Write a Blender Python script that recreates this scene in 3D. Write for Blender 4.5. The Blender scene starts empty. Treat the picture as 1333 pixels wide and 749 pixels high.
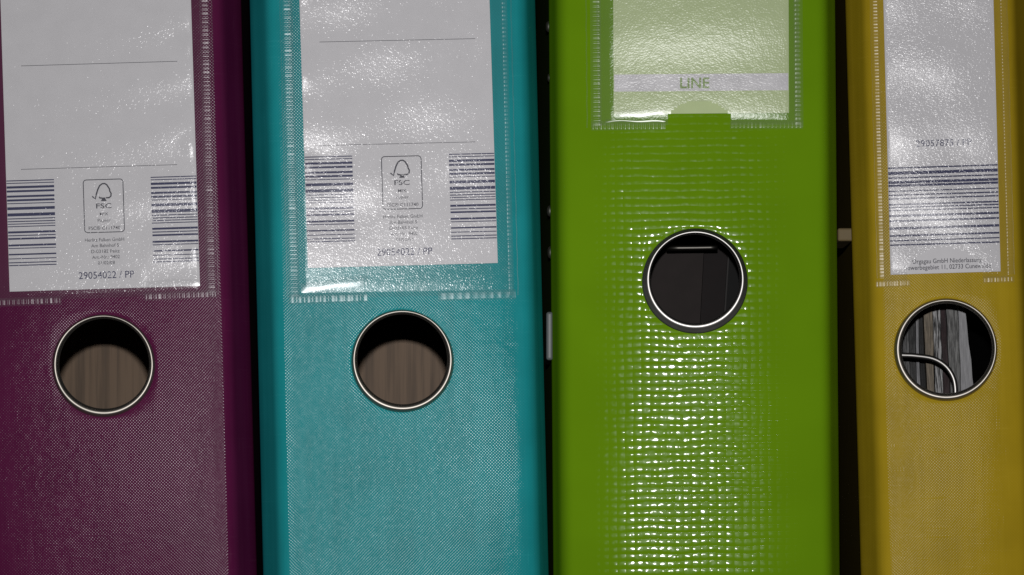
import bpy, bmesh, math, random
from math import sin, cos, pi, radians, sqrt, hypot, atan2
from mathutils import Vector, Matrix

random.seed(7)
scene = bpy.context.scene
C = scene.collection

# ------------------------------------------------------------------ camera, light, exposure
S = 0.2824 / 1333.0            # metres per photo pixel on the plane of the spines
FX, FY = 666.5, 650.0          # where the lens axis meets that plane (the photo is an off-centre crop)
D = 1.0                        # lens to spines
CAMX, CAMZ = (FX - 666.5) * S, (374.5 - FY) * S
cam_d = bpy.data.cameras.new('camera')
cam = bpy.data.objects.new('camera', cam_d); C.objects.link(cam)
cam.location = (CAMX, -D, CAMZ); cam.rotation_euler = (radians(90), 0, 0)
cam_d.sensor_width = 36.0; cam_d.lens = 36.0 * D / 0.2824
cam_d.shift_x = (666.5 - FX) / 1333.0; cam_d.shift_y = (FY - 374.5) / 1333.0
cam_d.clip_start = 0.01; cam_d.clip_end = 20
scene.camera = cam

world = bpy.data.worlds.new('World'); scene.world = world; world.use_nodes = True
world.node_tree.nodes['Background'].inputs[0].default_value = (0.9, 0.95, 1.0, 1)
world.node_tree.nodes['Background'].inputs[1].default_value = 0.004

fl = bpy.data.lights.new('camera_flash', 'AREA'); fl.shape = 'RECTANGLE'
fl.size = 0.008; fl.size_y = 0.005; fl.energy = 0.97; fl.color = (1.0, 0.985, 0.985)
flash = bpy.data.objects.new('camera_flash', fl); C.objects.link(flash)
flash.location = (CAMX, -D, CAMZ + 0.031); flash.rotation_euler = (radians(91.6), 0, radians(1.0)); fl.spread = radians(76)

scene.view_settings.view_transform = 'Standard'; scene.view_settings.look = 'None'
scene.view_settings.exposure = 0; scene.view_settings.gamma = 1
scene.view_settings.use_curve_mapping = False
scene.cycles.max_bounces = 8; scene.cycles.transparent_max_bounces = 12
scene.cycles.sample_clamp_direct = 6.0; scene.cycles.sample_clamp_indirect = 2.0
scene.cycles.use_denoising = False
scene.cycles.filter_width = 1.5

# ------------------------------------------------------------------ small helpers
def link(name, me, mat=None, parent=None):
    o = bpy.data.objects.new(name, me); C.objects.link(o)
    if mat is not None: me.materials.append(mat)
    if parent is not None: o.parent = parent
    return o

def mesh(name, verts, faces, smooth=True):
    me = bpy.data.meshes.new(name); me.from_pydata([tuple(v) for v in verts], [], faces)
    me.validate(); me.update()
    if smooth: me.polygons.foreach_set('use_smooth', [True] * len(me.polygons))
    return me

def tag(o, label, cat, group=None):
    o['label'] = label; o['category'] = cat
    if group: o['group'] = group
    return o

def box_data(x0, x1, y0, y1, z0, z1):
    v = [(x, y, z) for x in (x0, x1) for y in (y0, y1) for z in (z0, z1)]
    f = [(0, 1, 3, 2), (4, 6, 7, 5), (0, 4, 5, 1), (2, 3, 7, 6), (0, 2, 6, 4), (1, 5, 7, 3)]
    return v, f

def bevelled(name, v, f, w=0.0004, seg=2):
    bm = bmesh.new(); vs = [bm.verts.new(p) for p in v]
    for q in f: bm.faces.new([vs[i] for i in q])
    bmesh.ops.recalc_face_normals(bm, faces=bm.faces)
    bmesh.ops.bevel(bm, geom=bm.edges[:], offset=w, segments=seg, affect='EDGES', profile=0.5)
    me = bpy.data.meshes.new(name); bm.to_mesh(me); bm.free()
    return me

def lathe(profile, n=96, closed=False):
    """profile of (radius, y) turned about the Y axis"""
    v, f = [], []
    for r, y in profile:
        for k in range(n):
            a = 2 * pi * k / n
            v.append((r * cos(a), y, r * sin(a)))
    for i in range(len(profile) - 1):
        for k in range(n):
            a, b = i * n + k, i * n + (k + 1) % n
            f.append((a, b, b + n, a + n))
    return v, f

def tube(path, r, n=10):
    v, f = [], []
    pts = [Vector(p) for p in path]
    for i, p in enumerate(pts):
        t = (pts[min(i + 1, len(pts) - 1)] - pts[max(i - 1, 0)]).normalized()
        a = t.cross(Vector((0, 1, 0.01))).normalized(); b = t.cross(a)
        for k in range(n):
            q = 2 * pi * k / n
            v.append(p + r * (cos(q) * a + sin(q) * b))
    for i in range(len(pts) - 1):
        for k in range(n):
            a, b = i * n + k, i * n + (k + 1) % n
            f.append((a, b, b + n, a + n))
    f.append(tuple(range(n))[::-1]); f.append(tuple((len(pts) - 1) * n + k for k in range(n)))
    return v, f

def smooth_path(pts, n=8):
    out = []
    P = [Vector(p) for p in pts]
    for i in range(len(P) - 1):
        p0, p1, p2, p3 = P[max(i - 1, 0)], P[i], P[i + 1], P[min(i + 2, len(P) - 1)]
        for k in range(n):
            t = k / n
            out.append(0.5 * ((2 * p1) + (p2 - p0) * t + (2 * p0 - 5 * p1 + 4 * p2 - p3) * t * t + (3 * p1 - p0 - 3 * p2 + p3) * t ** 3))
    out.append(P[-1])
    return out

# ------------------------------------------------------------------ node helpers
class NT:
    def __init__(self, name):
        self.m = bpy.data.materials.new(name); self.m.use_nodes = True
        self.t = self.m.node_tree; self.t.nodes.clear()
        self.out = self.t.nodes.new('ShaderNodeOutputMaterial')
        tc = self.t.nodes.new('ShaderNodeTexCoord'); self.co = tc.outputs['Object']
        sx = self.t.nodes.new('ShaderNodeSeparateXYZ'); self.t.links.new(self.co, sx.inputs[0])
        self.x, self.y, self.z = sx.outputs
    def set(self, sock, v):
        if hasattr(v, 'is_output'): self.t.links.new(v, sock)
        else: sock.default_value = v
    def math(self, op, a, b=0.0, c=0.0, clamp=False):
        n = self.t.nodes.new('ShaderNodeMath'); n.operation = op; n.use_clamp = clamp
        for i, v in enumerate((a, b, c)): self.set(n.inputs[i], v)
        return n.outputs[0]
    def vec(self, x, y, z):
        n = self.t.nodes.new('ShaderNodeCombineXYZ')
        for i, v in enumerate((x, y, z)): self.set(n.inputs[i], v)
        return n.outputs[0]
    def noise(self, scale, detail=2.0, rough=0.5, vec=None, stretch=None, off=0.0):
        n = self.t.nodes.new('ShaderNodeTexNoise'); n.inputs['Scale'].default_value = scale
        n.inputs['Detail'].default_value = detail; n.inputs['Roughness'].default_value = rough
        v = vec or self.co
        if stretch or off:
            mp = self.t.nodes.new('ShaderNodeMapping'); self.t.links.new(v, mp.inputs[0])
            if stretch: mp.inputs['Scale'].default_value = stretch
            mp.inputs['Location'].default_value = (off, off * 0.7, off * 1.3)
            v = mp.outputs[0]
        self.t.links.new(v, n.inputs['Vector'])
        return n.outputs['Fac']
    def ramp(self, fac, lo, hi, a=0.0, b=1.0):
        n = self.t.nodes.new('ShaderNodeMapRange'); n.interpolation_type = 'SMOOTHSTEP'
        self.set(n.inputs['Value'], fac)
        for k, v in (('From Min', lo), ('From Max', hi), ('To Min', a), ('To Max', b)): n.inputs[k].default_value = v
        return n.outputs[0]
    def mixc(self, fac, a, b):
        n = self.t.nodes.new('ShaderNodeMix'); n.data_type = 'RGBA'
        self.set(n.inputs['Factor'], fac); self.set(n.inputs['A'] if False else n.inputs[6], a); self.set(n.inputs[7], b)
        return n.outputs[2]
    def bump(self, height, dist=1.0, strength=1.0, normal=None):
        n = self.t.nodes.new('ShaderNodeBump'); n.inputs['Strength'].default_value = strength
        n.inputs['Distance'].default_value = dist; self.t.links.new(height, n.inputs['Height'])
        if normal: self.t.links.new(normal, n.inputs['Normal'])
        return n.outputs[0]
    def bsdf(self, color, rough=0.5, metallic=0.0, normal=None, spec=0.5, coat=0.0, coat_rough=0.1):
        n = self.t.nodes.new('ShaderNodeBsdfPrincipled')
        self.set(n.inputs['Base Color'], color); self.set(n.inputs['Roughness'], rough)
        n.inputs['Metallic'].default_value = metallic
        self.set(n.inputs['Specular IOR Level'], spec)
        n.inputs['Coat Weight'].default_value = coat; n.inputs['Coat Roughness'].default_value = coat_rough
        if normal is not None: self.t.links.new(normal, n.inputs['Normal'])
        return n.outputs[0]
    def sheen(self, color, fac, rough, normal, soft=0.0, soft_rough=0.45, soft_relief=True):
        """matt body under a thin glossy skin"""
        d = self.t.nodes.new('ShaderNodeBsdfDiffuse'); self.set(d.inputs['Color'], color)
        g = self.t.nodes.new('ShaderNodeBsdfGlossy'); g.distribution = 'BECKMANN'
        g.inputs['Roughness'].default_value = rough; g.inputs['Color'].default_value = (1, 1, 1, 1)
        self.t.links.new(normal, g.inputs['Normal'])
        m = self.t.nodes.new('ShaderNodeMixShader'); m.inputs[0].default_value = fac
        self.t.links.new(d.outputs[0], m.inputs[1]); self.t.links.new(g.outputs[0], m.inputs[2])
        if soft:
            g2 = self.t.nodes.new('ShaderNodeBsdfGlossy'); g2.distribution = 'BECKMANN'
            g2.inputs['Roughness'].default_value = soft_rough; g2.inputs['Color'].default_value = (1, 1, 1, 1)
            if soft_relief: self.t.links.new(normal, g2.inputs['Normal'])
            m2 = self.t.nodes.new('ShaderNodeMixShader'); m2.inputs[0].default_value = soft
            self.t.links.new(m.outputs[0], m2.inputs[1]); self.t.links.new(g2.outputs[0], m2.inputs[2])
            return m2.outputs[0]
        return m.outputs[0]
    def done(self, sh):
        self.t.links.new(sh, self.out.inputs[0]); return self.m

def rgb(c): return (c[0], c[1], c[2], 1.0)
def var(c, k): return rgb([v * k for v in c])

# ------------------------------------------------------------------ materials
def linen_foil(name, c, pitch=0.00086, amp=1.55e-5, rough=0.33, spec=0.5, thread=0.55):
    """coloured plastic foil embossed like a plain weave"""
    n = NT(name); k = 2 * pi / pitch
    wob = n.math('MULTIPLY', n.math('SUBTRACT', n.noise(260, 2), 0.5), 0.0005)
    wob2 = n.math('MULTIPLY', n.math('SUBTRACT', n.noise(230, 2, off=3.1), 0.5), 0.0005)
    sx = n.math('SINE', n.math('MULTIPLY', n.math('ADD', n.x, wob), k))
    sz = n.math('SINE', n.math('MULTIPLY', n.math('ADD', n.z, wob2), k))
    weave = n.math('MULTIPLY', sx, sz)
    hth = n.noise(1.0, 1, vec=n.vec(n.math('MULTIPLY', n.x, 110.0), 0.0, n.math('MULTIPLY', n.z, 1300.0)))
    vth = n.noise(1.0, 1, vec=n.vec(n.math('MULTIPLY', n.x, 1300.0), 4.0, n.math('MULTIPLY', n.z, 110.0)))
    ampn = n.math('ADD', n.math('MULTIPLY', n.noise(900, 1), 0.6), 0.65)
    h = n.math('MULTIPLY', n.math('MULTIPLY', weave, ampn), amp)
    th = n.math('ADD', n.ramp(hth, 0.60, 0.82), n.ramp(vth, 0.62, 0.85))
    h = n.math('ADD', h, n.math('MULTIPLY', th, amp * thread))
    fine = n.math('MULTIPLY', n.noise(2200, 1), amp * 0.16)
    h = n.math('ADD', h, fine)
    nrm = n.bump(h)
    tone = n.noise(60, 3)
    col = n.mixc(n.ramp(tone, 0.3, 0.7), var(c, 0.93), var(c, 1.06))
    wear = n.noise(1.0, 3, 0.6, vec=n.vec(n.math('MULTIPLY', n.x, 420.0), n.math('MULTIPLY', n.y, 300.0), n.math('MULTIPLY', n.z, 14.0)))
    col = n.mixc(n.ramp(wear, 0.35, 0.7, 0.0, 0.22), col, var([min(1, v * 1.35 + 0.012) for v in c], 1))
    col = n.mixc(n.math('MULTIPLY', th, 0.25), col, var([min(1, v * 1.25 + 0.02) for v in c], 1))
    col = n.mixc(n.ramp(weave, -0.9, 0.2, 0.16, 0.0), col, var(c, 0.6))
    return n.done(n.sheen(col, spec, rough, nrm, spec * 0.25, 0.40))

def bumpy_foil(name, c):
    """smooth glossy foil with a coarse lattice of soft bumps"""
    n = NT(name); p = 0.00232
    wx = n.math('MULTIPLY', n.math('SUBTRACT', n.noise(120, 2), 0.5), 0.0012)
    wz = n.math('MULTIPLY', n.math('SUBTRACT', n.noise(110, 2, off=5.0), 0.5), 0.0012)
    cx = n.math('ABSOLUTE', n.math('COSINE', n.math('MULTIPLY', n.math('ADD', n.x, wx), pi / p)))
    cz = n.math('ABSOLUTE', n.math('COSINE', n.math('MULTIPLY', n.math('ADD', n.z, wz), pi / (p * 0.88))))
    a = n.math('ADD', n.math('MULTIPLY', n.noise(450, 1), 1.1), 0.4)
    lat = n.math('ADD', n.math('MULTIPLY', cx, 1.25e-5), n.math('MULTIPLY', cz, 3.1e-5))
    h = n.math('MULTIPLY', lat, a)
    h = n.math('ADD', h, n.math('MULTIPLY', n.noise(420, 2), 0.3e-5))
    nrm = n.bump(h)
    col = n.mixc(n.ramp(n.noise(40, 2), 0.3, 0.7), var(c, 0.96), var(c, 1.04))
    return n.done(n.sheen(col, 0.0010, 0.074, nrm, 0.00055, 0.165))

def plain(name, c, rough=0.5, spec=0.5, metallic=0.0, grain=0.0, gscale=800, tone=0.08):
    n = NT(name)
    col = n.mixc(n.ramp(n.noise(gscale * 0.2, 3), 0.3, 0.7), var(c, 1 - tone), var(c, 1 + 0.75 * tone))
    nrm = n.bump(n.math('MULTIPLY', n.noise(gscale, 2), grain)) if grain else None
    return n.done(n.bsdf(col, rough, metallic, nrm, spec))

def clear_film(name, grain, gscale, rough, gloss=0.07, milk=0.05, haze=0.006, stretch=None):
    """clear plastic with a fine frosted grain"""
    n = NT(name)
    h = n.math('MULTIPLY', n.noise(gscale, 1.5, stretch=stretch), grain)
    h = n.math('ADD', h, n.math('MULTIPLY', n.noise(gscale * 0.25, 2, off=2.0), grain * 1.2))
    nrm = n.bump(h)
    tr = n.t.nodes.new('ShaderNodeBsdfTransparent'); tr.inputs[0].default_value = (0.97, 0.97, 0.97, 1)
    gl = n.t.nodes.new('ShaderNodeBsdfGlossy'); gl.distribution = 'BECKMANN'; gl.inputs['Roughness'].default_value = rough
    gl.inputs['Color'].default_value = (1, 1, 1, 1); n.t.links.new(nrm, gl.inputs['Normal'])
    df = n.t.nodes.new('ShaderNodeBsdfDiffuse'); df.inputs[0].default_value = (0.8, 0.8, 0.8, 1)
    m1 = n.t.nodes.new('ShaderNodeMixShader'); m1.inputs[0].default_value = milk
    n.t.links.new(tr.outputs[0], m1.inputs[1]); n.t.links.new(df.outputs[0], m1.inputs[2])
    g2 = n.t.nodes.new('ShaderNodeBsdfGlossy'); g2.distribution = 'BECKMANN'; g2.inputs['Roughness'].default_value = 0.24
    m3 = n.t.nodes.new('ShaderNodeMixShader'); m3.inputs[0].default_value = haze
    n.t.links.new(m1.outputs[0], m3.inputs[1]); n.t.links.new(g2.outputs[0], m3.inputs[2])
    m2 = n.t.nodes.new('ShaderNodeMixShader'); m2.inputs[0].default_value = gloss
    n.t.links.new(m3.outputs[0], m2.inputs[1]); n.t.links.new(gl.outputs[0], m2.inputs[2])
    return n.done(m2.outputs[0])

def wood(name, c):
    n = NT(name)
    g = n.noise(1.0, 4, 0.6, vec=n.vec(n.math('MULTIPLY', n.x, 240.0), 0.0, n.math('MULTIPLY', n.z, 9.0)))
    g2 = n.noise(1.0, 3, 0.6, vec=n.vec(n.math('MULTIPLY', n.x, 900.0), 2.0, n.math('MULTIPLY', n.z, 25.0)))
    col = n.mixc(n.ramp(g, 0.36, 0.58), var(c, 0.62), var(c, 1.1))
    col = n.mixc(n.ramp(g2, 0.5, 0.8, 0, 0.35), col, var(c, 0.55))
    return n.done(n.bsdf(col, 0.55, 0, n.bump(n.math('MULTIPLY', g2, 4e-5)), 0.3))

PURPLE = (0.098, 0.0090, 0.050)
TEAL = (0.014, 0.290, 0.310)
GREEN = (0.155, 0.315, 0.006)
YELLOW = (0.435, 0.300, 0.014)

M = {}
M['purple'] = linen_foil('purple_linen_foil', PURPLE, rough=0.175, spec=0.0033, thread=0.4)
M['teal'] = linen_foil('teal_linen_foil', TEAL, rough=0.165, spec=0.0044, thread=0.4)
M['yellow'] = linen_foil('yellow_linen_foil', YELLOW, pitch=0.00080, amp=1.0e-5, rough=0.16, spec=0.0012, thread=1.1)
M['green'] = bumpy_foil('green_bumpy_foil', GREEN)
for nm, c in (('purple', PURPLE), ('teal', TEAL), ('green', GREEN), ('yellow', YELLOW)):
    M[nm + '_cover'] = plain(nm + '_shaded_cover_foil', [v * 0.55 for v in c], 0.5, 0.3)  # spine foil colour darkened, painting the shade in the gaps between binders
M['nickel'] = plain('nickel', (0.43, 0.40, 0.355), 0.46, 0.5, 1.0, 1e-6, 1500)
M['steel'] = plain('dull_steel', (0.34, 0.33, 0.315), 0.40, 0.5, 1.0, 2e-6, 1200)
M['film'] = clear_film('pocket_film', 6.4e-5, 2100, 0.13, 0.0065, 0.03, 0.008)
M['film_fine'] = clear_film('matt_pocket_film', 6.5e-5, 1700, 0.25, 0.016, 0.05, 0.010, stretch=(1, 1, 1.3))
M['film_coarse'] = clear_film('frosted_pocket_film', 10.5e-5, 1600, 0.15, 0.0115, 0.03, 0.008, stretch=(1, 1, 1.7))
M['weld'] = clear_film('weld_seam_plastic', 1.5e-5, 1400, 0.26, 0.015, 0.035, 0.0)
M['fold'] = clear_film('film_fold_plastic', 0.6e-5, 900, 0.20, 0.014, 0.02, 0.0)
M['paper'] = plain('white_card', (0.75, 0.74, 0.76), 0.8, 0.1, 0, 0, 900, 0.02)
M['green_card'] = plain('pale_green_card', (0.59, 0.70, 0.38), 0.8, 0.1, 0, 0, 900, 0.02)
M['band'] = plain('white_print', (0.78, 0.77, 0.79), 0.8, 0.1)
M['ink'] = plain('dark_blue_print', (0.048, 0.052, 0.125), 0.7, 0.2)
M['grey_ink'] = plain('grey_print', (0.09, 0.09, 0.11), 0.8, 0.2)
M['green_ink'] = plain('green_print', (0.30, 0.43, 0.15), 0.8, 0.2)
M['wood'] = wood('brown_veneer', (0.205, 0.135, 0.084))
M['rail'] = plain('dark_steel', (0.10, 0.095, 0.085), 0.42, 0.5, 1.0, 3e-6, 1200)
M['lining'] = plain('shade_black_lining', (0.012, 0.012, 0.013), 0.8, 0.1)  # shade of the binder interior put into the lining colour
M['board'] = plain('grey_board', (0.10, 0.09, 0.085), 0.8, 0.2)

# ------------------------------------------------------------------ setting
SHELF_Z = (374.5 - 835) * S
v, f = box_data(-0.45, 0.45, 0.318, 0.334, SHELF_Z - 0.02, 0.36)
o = link('cabinet_back_wall', mesh('cabinet_back_wall', v, f, False), M['wood']); o['kind'] = 'structure'
v, f = box_data(-0.45, 0.45, -0.012, 0.3175, SHELF_Z - 0.02, SHELF_Z)
o = link('shelf_floor', bevelled('shelf_floor', v, f, 0.001), M['wood']); o['kind'] = 'structure'

# ------------------------------------------------------------------ binders
MM = 0.001
class Binder:
    """hole: photo position of the finger hole; roll: lean; yaw: turn about the vertical (degrees)"""
    def __init__(s, key, hole, width, roll, yaw, chamfer, label, face=0.0):
        s.key, s.hole, s.hw, s.roll, s.yaw, s.chamfer = key, hole, width * S / 2, radians(roll), radians(yaw), [c * S for c in chamfer]
        hz = (374.5 - hole[1]) * S; s.rootz = SHELF_Z + s.hw * abs(sin(s.roll)) + 0.0003
        s.hb = (hz - s.rootz) / cos(s.roll)                       # hole above the foot of the spine
        hx = (hole[0] - 666.5) * S
        s.root = bpy.data.objects.new('lever_arch_binder', None); C.objects.link(s.root)
        s.root.empty_display_size = 0.02
        s.root.location = (hx + s.hb * sin(s.roll), 0, s.rootz)
        s.root.rotation_euler = (0, -s.roll, s.yaw)
        tag(s.root, label, 'binder', 'lever arch binders standing in a row')
        s.M = Matrix.Translation(s.root.location) @ s.root.rotation_euler.to_matrix().to_4x4()
        s.H = 0.318; s.slant = math.tan(radians(face))           # the spine is pushed slightly askew of the covers
    bow = 0.0005; warp = 1.0; extra = (0.0, 0.0)
    def skin(s, x, z):
        return s.warp * wave(x, z, s.ph) + s.slant * x + s.bow * min(1.2, abs(x) / (s.hw - 0.007)) ** 4
    def at(s, px, py):
        """photo point on the spine -> local x, z (metres)"""
        dx, dz = (px - s.hole[0]) * S, (s.hole[1] - py) * S
        a = s.roll
        return dx * cos(a) + dz * sin(a), -dx * sin(a) + dz * cos(a) + s.hb
    def inside(s, px, py, depth):
        """point seen at that photo position, depth behind the spine -> local"""
        k = 1 + depth / D
        w = Vector((CAMX + (px - FX) * S * k, depth, CAMZ + (FY - py) * S * k))
        return s.M.inverted() @ w

def wave(x, z, ph):
    return 0.00010 * (sin(x * 70 + ph) * cos(z * 55 + ph * 2) + 0.7 * sin(z * 38 + x * 25 + ph))

def build_spine(b, ph):
    (cl, cr), H = b.chamfer, b.H
    side = {-1: b.hw + b.extra[0], 1: b.hw + b.extra[1]}
    R = 0.0139; sq = 0.0162
    # --- cross-section: face, soft bend, steep flank, bend, side
    def flank(sgn, c):
        hw = side[sgn]
        x1 = hw - c
        P0, P1, P2 = (x1 - 0.0022, 0.0), (x1 + 0.0004, 0.0), (x1 + 0.0016, 0.0034)
        pts = []
        for k in range(1, 7):
            t = k / 6
            pts.append(tuple((1 - t) ** 2 * P0[i] + 2 * t * (1 - t) * P1[i] + t * t * P2[i] for i in (0, 1)))
        e = (hw - 0.00035, 0.0125)
        pts += [((P2[0] * (1 - t) + e[0] * t), (P2[1] * (1 - t) + e[1] * t)) for t in (0.35, 0.7, 1.0)]
        pts += [(hw - 0.00008, 0.0138), (hw, 0.0155), (hw - 0.0003, 0.027)]
        return x1 - 0.0022, [(sgn * x, y) for x, y in pts]
    xl, pl = flank(-1, cl); xr, pr = flank(1, cr)
    def steps(a, c, st=0.003):
        n = max(1, round((c - a) / st)); return [a + (c - a) * k / n for k in range(n + 1)]
    inner = [-sq + 2 * sq * k / 12 for k in range(13)]
    xs = steps(-xl, -sq)[:-1] + inner + steps(sq, xr)[1:]
    zs = steps(0, b.hb - sq)[:-1] + [b.hb + q for q in inner] + steps(b.hb + sq, H)[1:]
    cols = [p for p in reversed(pl)] + [(x, None) for x in xs] + pr
    V, F, idx = [], [], {}
    for i, (x, y) in enumerate(cols):
        for j, z in enumerate(zs):
            if y is None and abs(x) < sq - 1e-6 and abs(z - b.hb) < sq - 1e-6: continue
            fade = 1.0
            yy = (0.0 if y is None else y) + b.skin(x, z)
            idx[i, j] = len(V); V.append((x, yy, z))
    for i in range(len(cols) - 1):
        for j in range(len(zs) - 1):
            q = [idx.get(k) for k in ((i, j), (i + 1, j), (i + 1, j + 1), (i, j + 1))]
            if None not in q and not (cols[i][1] is None and cols[i + 1][1] is None and
                                      -sq - 1e-6 <= cols[i][0] and cols[i + 1][0] <= sq + 1e-6 and
                                      b.hb - sq - 1e-6 <= zs[j] and zs[j + 1] <= b.hb + sq + 1e-6):
                F.append(tuple(q))
    # --- rings of faces between the square opening and the round hole
    i0 = next(i for i, c in enumerate(cols) if c[1] is None and abs(c[0] + sq) < 1e-7)
    j0 = next(j for j, z in enumerate(zs) if abs(z - (b.hb - sq)) < 1e-7)
    loop = [(i0 + k, j0) for k in range(12)] + [(i0 + 12, j0 + k) for k in range(12)] + \
           [(i0 + 12 - k, j0 + 12) for k in range(12)] + [(i0, j0 + 12 - k) for k in range(12)]
    prev = [idx[q] for q in loop]
    outer = [V[k] for k in prev]
    for t in (0.4, 0.75, 1.0):
        ring = []
        for (x, y, z) in outer:
            a = atan2(z - b.hb, x); cx, cz = R * cos(a), R * sin(a) + b.hb
            xx, zz = x + (cx - x) * t, z + (cz - z) * t
            ring.append(len(V)); V.append((xx, b.skin(xx, zz) + (0.00012 if t == 1.0 else 0), zz))
        for k in range(48):
            F.append((prev[k], prev[(k + 1) % 48], ring[(k + 1) % 48], ring[k]))
        prev = ring
    me = mesh('spine', V, F); rim = set(prev)
    att = me.attributes.new('sharp_edge', 'BOOLEAN', 'EDGE')
    att.data.foreach_set('value', [e.vertices[0] in rim and e.vertices[1] in rim for e in me.edges])
    o = link('spine', me, M[b.key], b.root)
    sd = o.modifiers.new('thickness', 'SOLIDIFY'); sd.thickness = 0.0024; sd.offset = -1
    # --- the two covers run back from the spine, closing slightly towards the front edge
    for sgn in (-1, 1):
        hw = side[sgn]
        x0, x1, th = sgn * (hw - 0.0004), sgn * (hw - 0.0006), sgn * 0.0024
        ys = 0.0272 + b.slant * x0
        vv = [(x0, ys, 0), (x0, ys, H), (x1, 0.285, 0), (x1, 0.285, H),
              (x0 - th, ys, 0), (x0 - th, ys, H), (x1 - th, 0.285, 0), (x1 - th, 0.285, H)]
        ff = [(0, 1, 3, 2), (4, 6, 7, 5), (0, 4, 5, 1), (2, 3, 7, 6), (0, 2, 6, 4), (1, 5, 7, 3)]
        co = link('cover', bevelled('cover', vv, ff, 0.0005), M[b.key + '_cover'], b.root)
        co.data.materials.append(M['lining'])
        for p in co.data.polygons:
            if p.normal.x * sgn < -0.9: p.material_index = 1

def build_ring(b, mat, wide=False, turn=265):
    prof = [(14.55, 0.12), (14.55, -0.18), (14.47, -0.32), (14.3, -0.43), (14.0, -0.59), (13.7, -0.76), (13.5, -0.88), (13.34, -0.97), (13.18, -1.025), (13.0, -1.04), (12.83, -1.02),
            (12.67, -0.95), (12.53, -0.82), (12.42, -0.6), (12.35, -0.3), (12.3, 0.8), (12.28, 2.6), (12.4, 3.4), (12.9, 3.7), (13.8, 3.5)]
    if not wide:
        prof = [(14.2, 0.12), (14.2, -0.2), (14.12, -0.36), (13.98, -0.56), (13.84, -0.76), (13.7, -0.92), (13.55, -1.03), (13.38, -1.07), (13.2, -1.04),
                (13.02, -0.95), (12.86, -0.8), (12.72, -0.58), (12.62, -0.3), (12.55, 0.2), (12.45, 1.2), (12.4, 2.6), (12.5, 3.4), (12.9, 3.7), (13.8, 3.5)]
    prof = [(r * MM, y * MM) for r, y in prof]
    v, f = lathe(prof)
    rc, a0 = (13.02 if wide else 13.38) * MM, radians(turn)
    for k, (x, y, z) in enumerate(v):                            # the rolled lip is a little fuller on one side
        r, a = hypot(x, z), atan2(z, x)
        r2 = rc + (r - rc) * (1 + 0.32 * cos(a - a0) + 0.05 * sin(3 * a + b.ph)); y2 = y * (1 + 0.12 * cos(a - a0))
        v[k] = (r2 * cos(a), y2, r2 * sin(a))
    v = [(x, y + b.slant * x, z + b.hb) for x, y, z in v]
    return link('finger_ring', mesh('finger_ring', v, f), mat, b.root)

def ribbon_seam(b, name, pa, pb, width, pitch, amp, parent, bead=None, jitter=0.65, length_mm=None):
    """welded strip from photo point pa to pb, ribbed across its length"""
    a, c = Vector(b.at(*pa)), Vector(b.at(*pb))
    L = (c - a).length; t = (c - a) / L; n = Vector((-t.y, t.x))
    w = width * S
    rng = random.Random(int(pa[0] * 7 + pa[1]))
    V, F = [], []
    rows = int(L / pitch) * 6
    na = 8
    am = [amp * (1 + jitter * rng.uniform(-1, 1)) for _ in range(rows // 6 + 3)]
    for i in range(rows + 1):
        s = L * i / rows
        k = s / pitch
        rib = max(0.0, cos(2 * pi * k)) ** 0.8 * am[int(k + 0.5)]
        for j in range(na + 1):
            q = j / na
            edge = min(1.0, min(q, 1 - q) / 0.14)
            p = a + t * s + n * (w * (q - 0.5)) + n * rng.uniform(-1, 1) * 2e-5
            V.append((p.x, -(0.00012 + 0.00010 * edge + rib * edge) + b.skin(p.x, p.y), p.y))
    for i in range(rows):
        for j in range(na):
            q = i * (na + 1) + j
            F.append((q, q + 1, q + na + 2, q + na + 1))
    if bead is not None:                                         # thin raised line that borders the strip
        base = len(V)
        nb = rows // 3
        for i in range(nb + 1):
            s = L * i / nb
            for j, (dx, dy) in enumerate(((-1, 0), (-0.6, 0.8), (0, 1), (0.6, 0.8), (1, 0))):
                p = a + t * s + n * (bead * S + dx * 0.00022 + 0.00006 * sin(s * 900 + pa[0]))
                V.append((p.x, -(0.0003 + 0.00022 * dy) + b.skin(p.x, p.y), p.y))
        for i in range(nb):
            for j in range(4):
                q = base + i * 5 + j
                F.append((q, q + 1, q + 6, q + 5))
    return link(name, mesh(name, V, F), M['weld'], parent)

def film_fold(b, pa, pb, width, rise, parent):
    """low rounded fold along the mouth of the pocket film"""
    a, c = Vector(b.at(*pa)), Vector(b.at(*pb)); L = (c - a).length; t = (c - a) / L; n = Vector((-t.y, t.x))
    V, F = [], []; nl, nw = 30, 10; rng = random.Random(int(pa[0]))
    for i in range(nl + 1):
        q = i / nl; k = min(1.0, min(q, 1 - q) / 0.12) ** 0.5; w = width * S * (0.75 + 0.25 * k + 0.12 * sin(q * 7 + pa[0]))
        for j in range(nw + 1):
            r = 2 * j / nw - 1
            p = a + t * L * q + n * (w * 0.5 * r + 0.00012 * sin(q * 11 + pb[0]))
            V.append((p.x, -(0.00125 + rise * (1 - r * r) * k) + b.skin(p.x, p.y), p.y))
    for i in range(nl):
        for j in range(nw):
            q = i * (nw + 1) + j; F.append((q, q + 1, q + nw + 2, q + nw + 1))
    return link('film_fold', mesh('film_fold', V, F), M['fold'], parent)

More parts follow.
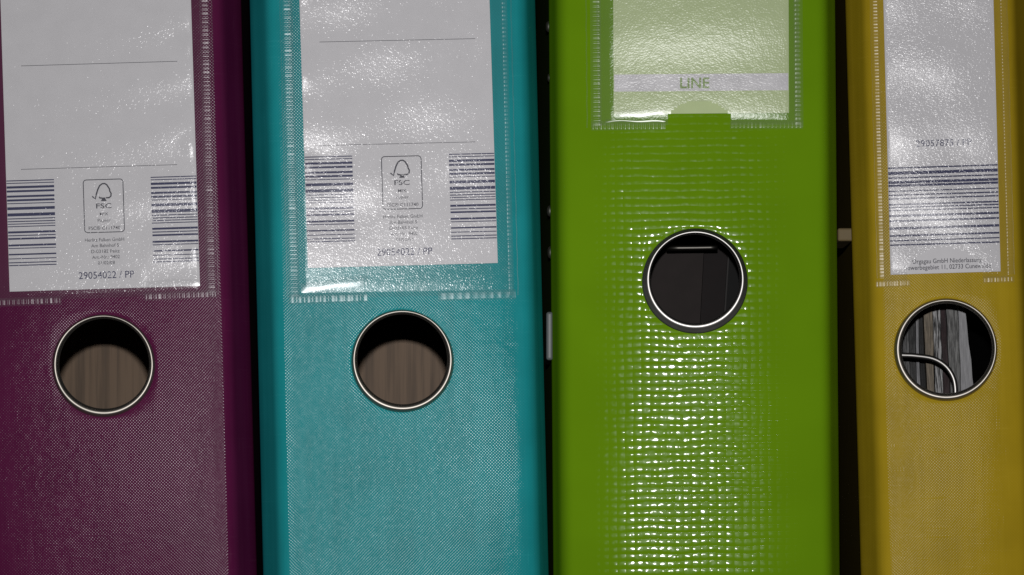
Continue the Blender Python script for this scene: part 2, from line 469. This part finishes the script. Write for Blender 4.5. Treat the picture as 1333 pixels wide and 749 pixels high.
def build_pocket(b, left, right, bottom, mat, waves, lift=0.0006, curl=(1, 1), notch=None, top_mm=195):
    """clear label pocket; left/right/bottom are photo lines ((x0,y0),(x1,y1))"""
    al, bl = Vector(b.at(*left[0])), Vector(b.at(*left[1]))
    ar, br = Vector(b.at(*right[0])), Vector(b.at(*right[1]))
    zb = [Vector(b.at(*bottom[0])), Vector(b.at(*bottom[1]))]
    nx, nz = 64, 200
    ztop = min(zb[0].y, zb[1].y) + top_mm * MM
    V, F, keep = [], [], {}
    def lx(A, B, z): return A.x + (B.x - A.x) * (z - A.y) / (B.y - A.y)
    for j in range(nz + 1):
        tj = j / nz; tj = tj ** 1.25
        for i in range(nx + 1):
            u = i / nx
            z0 = zb[0].y + (zb[1].y - zb[0].y) * u
            z = z0 + (ztop - z0) * tj
            x = lx(al, bl, z) + (lx(ar, br, z) - lx(al, bl, z)) * u
            hd = (z - z0)
            e = min(1.0, min(u, 1 - u) / 0.055); e = e * e * (3 - 2 * e)
            d = min(1.0, hd / (0.0040 + 0.0006 * sin(u * 9 + b.ph))); d = 1 - (1 - d) ** 2
            px, py = (u, hd)
            y = -(0.00078 * e * min(1.0, hd / 0.0008) + 0.00016 + (lift + 0.00035) * (curl[0] + (curl[1] - curl[0]) * u) * e * d)
            y -= waves(u, hd) * e * d
            y += b.skin(x, z)
            cut = False
            if notch:
                u0, hwid, hh = notch
                q = (u - u0) / hwid
                cut = abs(q) < 1 and hd < hh * sqrt(max(0, 1 - q * q))
            keep[i, j] = not cut
            V.append((x, y, z))
    for j in range(nz):
        for i in range(nx):
            q = j * (nx + 1) + i
            if all(keep[k] for k in ((i, j), (i + 1, j), (i + 1, j + 1), (i, j + 1))):
                F.append((q, q + 1, q + nx + 2, q + nx + 1))
    me = mesh('label_pocket', V, F)
    bm = bmesh.new(); bm.from_mesh(me)
    bmesh.ops.delete(bm, geom=[vv for vv in bm.verts if not vv.link_faces], context='VERTS')
    bm.to_mesh(me); bm.free()
    me.polygons.foreach_set('use_smooth', [True] * len(me.polygons))
    return link('label_pocket', me, mat, b.root)

# ------------------------------------------------------------------ cards and print
class Card:
    """paper label whose lower right corner sits at photo point br; px offsets are measured from there"""
    def __init__(s, b, br, width, roll, height_mm, mat, label, y=-0.00042):
        s.b, s.br, s.w, s.roll = b, br, width * S, radians(roll)
        x, z = b.at(*br)
        rel = s.roll - b.roll
        s.o = link('label_card', None, None) if False else None
        v, f = box_data(-s.w, 0, -0.00018, 0.0, 0, height_mm * MM)
        me = bevelled('label_card', v, f, 0.00005, 1); 
        s.o = link('label_card', me, mat)
        s.o.matrix_world = b.M @ Matrix.Translation((x, y + b.slant * x, z)) @ Matrix.Rotation(math.atan(b.slant), 4, 'Z') @ Matrix.Rotation(-rel, 4, 'Y')
        tag(s.o, label, 'label card', 'paper label cards in the spine pockets')
    def off(s, px, py):
        """photo offset from the lower right corner -> card x, z"""
        dx, dz = px * S, -py * S; a = s.roll
        return dx * cos(a) + dz * sin(a), -dx * sin(a) + dz * cos(a)
    def put(s, name, V, F, mat, lift=0.00004):
        V = [(x, -0.00018 - lift, z) for x, z in V]
        return link(name, mesh(name, V, F, False), mat, s.o)
    def bars(s, name, x0, x1, cz, rows, mat):
        V, F = [], []
        for c, t in rows:
            z0, z1 = cz + c - t / 2, cz + c + t / 2
            k = len(V); V += [(x0, z0), (x1, z0), (x1, z1), (x0, z1)]; F.append((k, k + 1, k + 2, k + 3))
        return s.put(name, V, F, mat)
    def stroke(s, name, lines, w, mat, closed=False, fill=()):
        V, F = [], []
        for pts in lines:
            P = [Vector(p) for p in pts]; n = len(P); base = len(V)
            for i, p in enumerate(P):
                if closed: d = P[(i + 1) % n] - P[i - 1]
                else: d = P[min(i + 1, n - 1)] - P[max(i - 1, 0)]
                d.normalize(); q = Vector((-d.y, d.x)) * w / 2
                V += [tuple(p + q), tuple(p - q)]
            for i in range(n if closed else n - 1):
                a, c = base + 2 * i, base + 2 * ((i + 1) % n)
                F.append((a, a + 1, c + 1, c))
        for poly in fill:
            k = len(V); V += list(poly); F.append(tuple(range(k, k + len(poly))))
        return s.put(name, V, F, mat)
    def text(s, name, txt, cx, cz, height, width, mat, bold=0.0, slant=0.0):
        cu = bpy.data.curves.new(name, 'FONT'); cu.body = txt; cu.size = 1.0; cu.offset = bold; cu.shear = slant
        cu.resolution_u = 3; cu.align_x = 'CENTER'
        tmp = bpy.data.objects.new(name, cu); C.objects.link(tmp)
        dg = bpy.context.evaluated_depsgraph_get()
        me = bpy.data.meshes.new_from_object(tmp.evaluated_get(dg)); bpy.data.objects.remove(tmp)
        co = [v.co.copy() for v in me.vertices]
        x0, x1 = min(c.x for c in co), max(c.x for c in co)
        sx, sz = width / (x1 - x0), height / 0.729
        for v, c in zip(me.vertices, co):
            v.co = (cx + (c.x - (x0 + x1) / 2) * sx, -0.00018 - 0.00004, cz + (c.y - 0.36) * sz)
        me.name = name
        return link(name, me, mat, s.o)

def rounded_rect(x0, x1, z0, z1, r, n=5):
    out = []
    for cx, cz, a0 in ((x1 - r, z1 - r, 0), (x0 + r, z1 - r, 90), (x0 + r, z0 + r, 180), (x1 - r, z0 + r, 270)):
        for k in range(n + 1):
            a = radians(a0 + 90 * k / n); out.append((cx + r * cos(a), cz + r * sin(a)))
    return out

BAR = [(75, 8), (93, 7), (122, 18), (151, 16), (188, 16), (216, 16), (239, 7), (275, 22), (320, 24), (349, 8), (369, 8), (387, 7), (405, 7),
       (446, 16), (470, 8), (493, 14), (540, 15), (562, 7), (606, 12), (637, 7), (665, 8), (685, 8)]
def shop_card(b, br, label):
    c = Card(b, br, 247.5, 1.8, 190, M['paper'], label)
    px = S
    rows = [(-(q - 380) / 5.54 * px, t / 5.54 * px * 0.92) for q, t in BAR]
    x, z = c.off(-220, -82); c.bars('barcode', -c.w + 0.0001, x + 32 * px, z, rows, M['ink'])
    x, z = c.off(-32, -87); c.bars('barcode', x - 30.5 * px, -0.0001, z, rows, M['ink'])
    for oy, ln in ((-289, 203), (-154.5, 203), (-424, 203)):
        x, z = c.off(-131, oy); w = ln * px / 2
        c.put('ruled_line', [(x - w, z - 0.00007), (x + w, z - 0.00007), (x + w, z + 0.00007), (x - w, z + 0.00007)], [(0, 1, 2, 3)], M['grey_ink'])
    # certification mark: rounded frame, tick-tree and lettering
    mx, mz = c.off(-125, -104)
    q = px
    c.stroke('mark_frame', [rounded_rect(mx - 25.8 * q, mx + 25.8 * q, mz - 34.3 * q, mz + 34.3 * q, 4 * q)], 0.00024, M['grey_ink'], True)
    T = lambda p: (mx + (p[0] - 176) / 5 * q, mz - (p[1] - 232) / 5 * q)
    crown = [T(p) for p in ((103, 168), (122, 186), (129, 158), (140, 125), (153, 100), (170, 88), (186, 87), (200, 96), (208, 110), (216, 122), (218, 138), (226, 152), (224, 170), (212, 180), (192, 180))]
    c.stroke('tick_tree_mark', [crown, [T(p) for p in ((148, 172), (152, 180), (166, 181))]], 0.00040, M['grey_ink'],
             fill=[[T(p) for p in ((166, 178), (166, 186), (158, 201), (196, 201), (188, 186), (188, 178))][::-1]])
    c.text('mark_lettering', 'FSC', mx + 0 * q, mz + 0.2 * q, 6.6 * q, 20 * q, M['grey_ink'], 0.012)
    c.text('mark_lettering', 'MIX', mx, mz - 10.4 * q, 3.8 * q, 11 * q, M['grey_ink'], 0.01)
    c.text('mark_lettering', 'Papier', mx, mz - 18.6 * q, 4.0 * q, 17 * q, M['grey_ink'])
    c.text('mark_lettering', 'FSC\u00ae C111740', mx, mz - 28.6 * q, 4.6 * q, 41 * q, M['grey_ink'], 0.008)
    for k, (t, w) in enumerate((('Herlitz Falken GmbH', 51), ('Am Bahnhof 5', 36), ('D-03185 Peitz', 37), ('Art.-Nr.: 9402', 36), ('01/02/08', 22))):
        x, z = c.off(-124.0 + 0.6 * k, -60.2 + 7.5 * k)
        c.text('address_line', t, x, z, 4.6 * q, w * q, M['grey_ink'], 0.004)
    x, z = c.off(-121.5, -14.5)
    c.text('article_number', '29054022 / PP', x, z, 9.6 * q, 72 * q, M['ink'])
    return c

# ---------------- purple
b1 = Binder('purple', (135, 475), 381, 1.58, 3.0, (27, 27), 'dark purple linen-textured binder, darkest of the row, beside the teal one', face=-2.3)
b1.bow = 0.0003; b1.ph = 0.4
build_spine(b1, b1.ph); build_ring(b1, M['nickel'])
def pinch(u, m, spots):
    return sum(0.00022 * math.exp(-((u - a) / 0.035) ** 2 - ((m - c) / 2.4) ** 2) for a, c in spots)
def w1(u, h):
    m = h / MM
    return pinch(u, m, ((0.935, 69), (0.935, 41), (0.93, 12))) + 0.00011 * sin(2 * pi * (m - 4 * u - 6.5) / 15.5 + 0.9 * sin(u * 4)) * (0.25 + 0.75 * max(0, min(1, (m - 9) / 12, 1) if u < 0.7 else 1)) * (0.35 + 0.65 * u) + 0.0001 * sin(u * 9 + m / 7)
p1 = build_pocket(b1, ((-14, 0), (-3, 380)), ((261, 0), (273, 380)), ((-8, 393), (283, 383)), M['film'], w1, curl=(0.1, 0.4))
for a, c_, w_, bd in (((269, -520 + 0), (282, 385), 13, 9), ((-25, -520), (-2, 392), 13, -9)):
    ribbon_seam(b1, 'weld_seam', (a[0] - 16, a[1]) if a[0] > 0 else a, (c_[0] - 7, c_[1]), w_, 0.00116, 0.00017, p1, bd)
ribbon_seam(b1, 'weld_seam', (188, 386.5), (282, 382.5), 11, 0.0013, 0.00015, p1)
ribbon_seam(b1, 'weld_seam', (-8, 394.5), (80, 391), 11, 0.0013, 0.00015, p1)
c1 = shop_card(b1, (260.3, 372.5), 'white printed label card with two barcodes in the purple binder pocket')

film_fold(b1, (186, 371.5), (260, 369), 12, 0.00008, p1)

# ---------------- teal
b2 = Binder('teal', (524, 469), 377.5, 1.35, 3.0, (26, 21), 'teal linen-textured binder standing between the purple and green ones', face=1.4)
b2.bow = 0.0003; b2.ph = 2.1
build_spine(b2, b2.ph); build_ring(b2, M['nickel'])
def w2(u, h):
    m = h / MM
    return pinch(u, m, ((0.075, 61), (0.08, 37), (0.08, 84))) + 0.00011 * sin(2 * pi * (m - 5 * u - 9) / 17.5 + 0.8 * sin(u * 5 + 1)) * (0.2 + 0.8 * max(0, min(1, (m - 14) / 10))) * (0.9 - 0.5 * u) + 0.00009 * sin(u * 10 + m / 8) * max(0.1, min(1, (m - 14) / 10))
p2 = build_pocket(b2, ((375, 0), (382, 380)), ((653, 0), (662, 380)), ((378, 390), (664, 383)), M['film'], w2, curl=(0.4, 0.1))
ribbon_seam(b2, 'weld_seam', (360.5, -520), (383.5, 388), 14.5, 0.00114, 0.00019, p2, -9)
ribbon_seam(b2, 'weld_seam', (643, -520), (666, 384), 8, 0.00114, 0.00006, p2, 9)
ribbon_seam(b2, 'weld_seam', (376, 391), (478, 387.5), 13, 0.0022, 0.00012, p2)
ribbon_seam(b2, 'weld_seam', (570, 385.5), (672, 382.5), 13, 0.0022, 0.00003, p2)
c2 = shop_card(b2, (648.2, 342.2), 'white printed label card with two barcodes in the teal binder pocket')

film_fold(b2, (392, 377), (479, 365), 14, 0.00008, p2)

# ---------------- green
b3 = Binder('green', (905, 364), 371.5, 0.45, 0.7, (16, 22), 'glossy lime green binder with dotted sheen between teal and yellow', face=-3.1)
b3.bow = 0.0007; b3.warp = 1.6; b3.extra = (0.0, 6 * S); b3.ph = 4.0
build_spine(b3, b3.ph); build_ring(b3, M['steel'], True)
def w3(u, h):
    m = h / MM
    return 0.00010 * sin(2 * pi * (m - 3 * u + 2) / 22) + 0.0002 * sin(u * 3.1)
p3 = build_pocket(b3, ((776, 0), (779, 150)), ((1039, 0), (1041, 150)), ((776, 163), (1041, 163)), M['film_fine'], w3, curl=(0.5, 0.1), notch=(0.5, 0.155, 0.0062))
ribbon_seam(b3, 'weld_seam', (771, -560), (776.5, 166), 14, 0.00125, 0.00018, p3, -12)
ribbon_seam(b3, 'weld_seam', (1034, -560), (1039.5, 166), 12, 0.00125, 0.00008, p3)
ribbon_seam(b3, 'weld_seam', (770, 163.5), (866, 163.5), 12, 0.0011, 0.00013, p3)
ribbon_seam(b3, 'weld_seam', (950, 163), (1045, 163), 11, 0.0011, 0.00013, p3)
c3 = Card(b3, (1026.5, 148), 228, 0.2, 190, M['green_card'], 'pale green label card reading LINE in the green binder pocket')
x, z = c3.off(0, -40)
bx0, bx1 = -c3.w + 0.0002, -0.0002
z0, z1 = c3.off(-100, -29)[1], c3.off(-100, -51.3)[1]
c3.put('printed_band', [(bx0, z0), (bx1, z0), (bx1, z1), (bx0, z1)], [(0, 1, 2, 3)], M['band'], 0.00002)
x, z = c3.off(-122.5, -39.8)
c3.text('lettering', 'LINE', x, z, 14 * S, 38 * S, M['green_ink'], 0.022)

film_fold(b3, (803, 148.5), (866, 146), 9, 0.00006, p3)
film_fold(b3, (788, 157), (866, 157), 5, 0.00005, p3)

# ---------------- yellow
b4 = Binder('yellow', (1232, 454.5), 241, 1.55, -3.3, (25, 26), 'narrow mustard yellow binder, slimmest of the row, beside the green one', face=-0.7)
b4.bow = 0.0004; b4.extra = (-4.5 * S, 2 * S); b4.ph = 5.3
build_spine(b4, b4.ph); build_ring(b4, M['nickel'], False, 225)
def w4(u, h):
    m = h / MM
    return 0.00012 * sin(2 * pi * (m + 2 * u) / 19) + 0.00008 * sin(u * 8 + m / 6)
p4 = build_pocket(b4, ((1143, 0), (1151, 355)), ((1302, 0), (1311, 355)), ((1148, 366), (1314, 362)), M['film_coarse'], w4, curl=(0.6, 0.3), notch=(0.49, 0.30, 0.0085))
ribbon_seam(b4, 'weld_seam', (1125, -560), (1148.5, 362), 9, 0.0009, 0.00004, p4, -6)
ribbon_seam(b4, 'weld_seam', (1290, -560), (1315, 358), 9, 0.0009, 0.00004, p4, 5)
ribbon_seam(b4, 'weld_seam', (1141, 369.5), (1185, 368), 10, 0.0009, 0.00007, p4)
ribbon_seam(b4, 'weld_seam', (1279, 365), (1320, 363.5), 9, 0.0009, 0.00006, p4)
c4 = Card(b4, (1302, 354), 142.5, 1.5, 190, M['paper'], 'narrow white label card with wide barcode in the yellow binder pocket')
YB = [(130, 7), (155, 15), (178, 7), (200, 13), (216, 11), (243, 6), (262, 7), (280, 7), (308, 8), (322, 7), (337, 6), (363, 11), (388, 9), (424, 12), (460, 9), (484, 6), (505, 7)]
x, z = c4.off(-71, -36.5)
c4.bars('barcode', -c4.w + 0.0001, -0.0001, z, [(-(q - 505) / 3.74 * S, t / 3.74 * S) for q, t in YB], M['ink'])
x, z = c4.off(-73.5, -168); c4.text('article_number', '29057875 / PP', x, z, 9.0 * S, 72 * S, M['ink'])
x, z = c4.off(-69.5, -14.6); c4.text('address_line', 'Orgagau GmbH Niederlassung', x, z, 6.2 * S, 90 * S, M['grey_ink'], 0.006)
x, z = c4.off(-69, -6.6); c4.text('address_line', 'Gewerbegebiet 11, 02733 Cunewalde', x, z, 6.2 * S, 113 * S, M['grey_ink'], 0.006)

# ------------------------------------------------------------------ what shows through the finger holes
# lever wire of the yellow binder
pts = smooth_path([b4.inside(px, py, 0.025) for px, py in ((1120, 461), (1173, 462.5), (1192, 463.5), (1214, 467), (1230, 476), (1240, 490), (1243.5, 506), (1243, 530), (1243, 560))], 8)
v, f = tube(pts, 0.00074, 12)
link('lever_wire', mesh('lever_wire', v, f), M['steel'], b4.root)

def filed(b, name, x_top, x_bot, y_top, y_bot, depth, back, mat, label, cat, group, margin=0.09, rag=1.0):
    """upright papers whose front edge is seen between two slanting photo lines; long sheets run back from there"""
    A, B_ = b.inside(x_top[0], y_top, depth), b.inside(x_top[1], y_top, depth)
    A2, B2 = b.inside(x_bot[0], y_bot, depth), b.inside(x_bot[1], y_bot, depth)
    zt, zb = A.z + margin, 0.003
    def ext(P, Q, z):
        t = (z - P.z) / (P.z - Q.z)
        return P.x + (P.x - Q.x) * max(-1.6, min(0.5, t))
    y = A.y
    rng = random.Random(label)
    bm = bmesh.new(); n = 36; rows = []
    for i in range(n + 1):
        z = zb + (zt - zb) * i / n
        xa, xb = ext(A, A2, z), ext(B_, B2, z)
        xa, xb = max(xa, -b.hw + 0.003), min(xb, b.hw - 0.003)
        xa += rng.uniform(-1, 1) * 1.2e-4 * rag; xb += rng.uniform(-1, 1) * 1.2e-4 * rag
        j = rng.uniform(-0.0006, 0.0006) * rag
        rows.append([bm.verts.new(p) for p in ((xa, y + j, z), (xb, y + j + rng.uniform(-1, 1) * 3e-4 * rag, z), (xb, y + back, z), (xa, y + back, z))])
    for i in range(n):
        for k in range(4):
            bm.faces.new((rows[i][k], rows[i][(k + 1) % 4], rows[i + 1][(k + 1) % 4], rows[i + 1][k]))
    bm.faces.new(rows[0]); bm.faces.new(rows[-1])
    bmesh.ops.recalc_face_normals(bm, faces=bm.faces)
    me = bpy.data.meshes.new(name); bm.to_mesh(me); bm.free()
    o = link(name, me, mat); o.matrix_world = b.M
    # origin at the foot of the sheet
    c = Vector(((A2.x + B2.x) / 2, y, zb)); me.transform(Matrix.Translation(-c)); o.matrix_world = b.M @ Matrix.Translation(c)
    return tag(o, label, cat, group)

def sheet_mat(name, c, speck):
    n = NT(name)
    g = n.noise(1.0, 3, 0.7, vec=n.vec(n.math('MULTIPLY', n.x, 2600.0), 0.0, n.math('MULTIPLY', n.z, 160.0)))
    col = n.mixc(n.ramp(g, 0.42, 0.62), var(c, 1 - speck), var(c, 1.15))
    return n.done(n.bsdf(col, 0.6, 0, n.bump(n.math('MULTIPLY', g, 1.5e-4)), 0.3))

Z4 = lambda v: 1140 + v / 4.405
G4 = 'papers filed inside the yellow binder'
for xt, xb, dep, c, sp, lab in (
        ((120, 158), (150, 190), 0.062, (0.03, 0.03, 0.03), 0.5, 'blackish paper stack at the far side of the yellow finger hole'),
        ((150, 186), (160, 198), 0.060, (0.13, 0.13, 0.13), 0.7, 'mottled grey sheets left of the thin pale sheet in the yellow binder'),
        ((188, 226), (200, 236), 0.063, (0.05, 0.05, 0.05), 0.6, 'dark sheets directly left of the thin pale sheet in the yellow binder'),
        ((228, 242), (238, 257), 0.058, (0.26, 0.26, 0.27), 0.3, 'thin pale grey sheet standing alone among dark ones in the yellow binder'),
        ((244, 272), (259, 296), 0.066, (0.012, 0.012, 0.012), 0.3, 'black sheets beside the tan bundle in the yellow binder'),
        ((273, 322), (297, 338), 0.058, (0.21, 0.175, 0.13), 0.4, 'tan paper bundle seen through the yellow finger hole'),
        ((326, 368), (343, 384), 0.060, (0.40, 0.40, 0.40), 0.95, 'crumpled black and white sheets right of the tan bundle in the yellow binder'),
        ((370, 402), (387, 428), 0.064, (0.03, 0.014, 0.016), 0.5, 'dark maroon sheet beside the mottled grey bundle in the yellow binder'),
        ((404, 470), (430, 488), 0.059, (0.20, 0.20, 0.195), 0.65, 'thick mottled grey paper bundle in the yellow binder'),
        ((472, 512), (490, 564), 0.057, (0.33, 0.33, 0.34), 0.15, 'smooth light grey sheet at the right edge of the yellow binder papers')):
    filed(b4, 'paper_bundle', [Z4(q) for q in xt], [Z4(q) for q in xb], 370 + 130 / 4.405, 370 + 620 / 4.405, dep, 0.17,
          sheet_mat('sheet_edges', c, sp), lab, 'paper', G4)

# green binder: a rail of its mechanism and two dark folders, a divider and a block added for the dark void
pts = [b3.inside(px, py, 0.045) for px, py in ((868, 323.3), (885, 323.0), (905, 322.8), (925, 322.4), (934, 322.2))]
v, f = tube(pts, 0.00075, 10)
link('compressor_rail', mesh('compressor_rail', v, f), M['rail'], b3.root)
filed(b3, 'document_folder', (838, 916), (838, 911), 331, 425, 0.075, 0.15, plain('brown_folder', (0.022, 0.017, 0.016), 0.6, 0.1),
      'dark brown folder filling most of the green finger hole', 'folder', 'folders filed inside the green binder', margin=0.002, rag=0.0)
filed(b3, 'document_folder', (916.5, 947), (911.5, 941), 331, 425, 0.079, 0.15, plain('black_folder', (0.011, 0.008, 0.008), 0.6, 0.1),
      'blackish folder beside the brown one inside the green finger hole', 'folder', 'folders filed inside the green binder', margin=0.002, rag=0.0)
filed(b3, 'document_folder', (949.5, 985), (943.5, 985), 331, 425, 0.082, 0.15, plain('dark_void_filler', (0.006, 0.006, 0.006), 0.6, 0.1),  # added dark block, stands in for the unlit void past the divider
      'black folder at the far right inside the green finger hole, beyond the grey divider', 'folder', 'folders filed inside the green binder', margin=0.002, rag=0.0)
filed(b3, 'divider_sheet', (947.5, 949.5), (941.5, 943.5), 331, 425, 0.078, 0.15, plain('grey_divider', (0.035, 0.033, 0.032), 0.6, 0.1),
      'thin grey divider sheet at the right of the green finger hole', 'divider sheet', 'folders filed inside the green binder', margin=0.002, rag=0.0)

# ------------------------------------------------------------------ small things in the gaps between the binders
def wedge(name, px0, px1, py0, py1, y0, y1, mat, label, cat, bev):
    k = 1 + y0 / D
    x0, x1 = CAMX + (px0 - FX) * S * k, CAMX + (px1 - FX) * S * k
    z0, z1 = CAMZ + (FY - py1) * S * k, CAMZ + (FY - py0) * S * k
    cx, cz = (x0 + x1) / 2, z0
    v, f = box_data(x0 - cx, x1 - cx, 0, y1 - y0, 0, z1 - z0)
    o = link(name, bevelled(name, v, f, bev, 3), mat); o.location = (cx, y0, cz)
    return tag(o, label, cat)
wedge('plastic_tab', 711, 720, 406, 469, 0.016, 0.05, plain('pale_plastic', (0.115, 0.125, 0.13), 0.45, 0.4, 0, 2e-5, 500),
      'pale grey plastic tab wedged between the teal and green binders', 'plastic tab', 0.0007)
wedge('cardboard_strip', 1090.5, 1111.5, 297, 314, 0.020, 0.05, plain('tan_card', (0.17, 0.125, 0.06), 0.6, 0.3, 0, 2e-5, 500),
      'tan cardboard strip wedged between the green and yellow binders', 'cardboard strip', 0.0006)

def rivet(b, side, px, py, r, h, y):
    prof = [(r, 0.0), (r * 0.95, -h * 0.45), (r * 0.75, -h * 0.8), (r * 0.4, -h * 0.97), (0.00002, -h)]
    v, f = lathe(prof, 16)
    sgn = 1 if side > 0 else -1
    z = b.at(px, py)[1]
    V = [(sgn * (b.hw + b.extra[sgn > 0] - 0.0003 - yy), y + x, z + zz) for x, yy, zz in v]
    me = mesh('rivet', V, f)
    return link('rivet', me, M['nickel'], b.root)
for side, px, py, r, h in ((-1, 716, 22, 0.0016, 0.0011), (-1, 718, 90, 0.0012, 0.0008), (-1, 718, 267, 0.0016, 0.0012), (-1, 719, 322, 0.0018, 0.0011),
                           (1, 1089, 27, 0.0014, 0.0011), (1, 1090, 287, 0.0032, 0.0009)):
    rivet(b3, side, px, py, r, h, 0.0215)
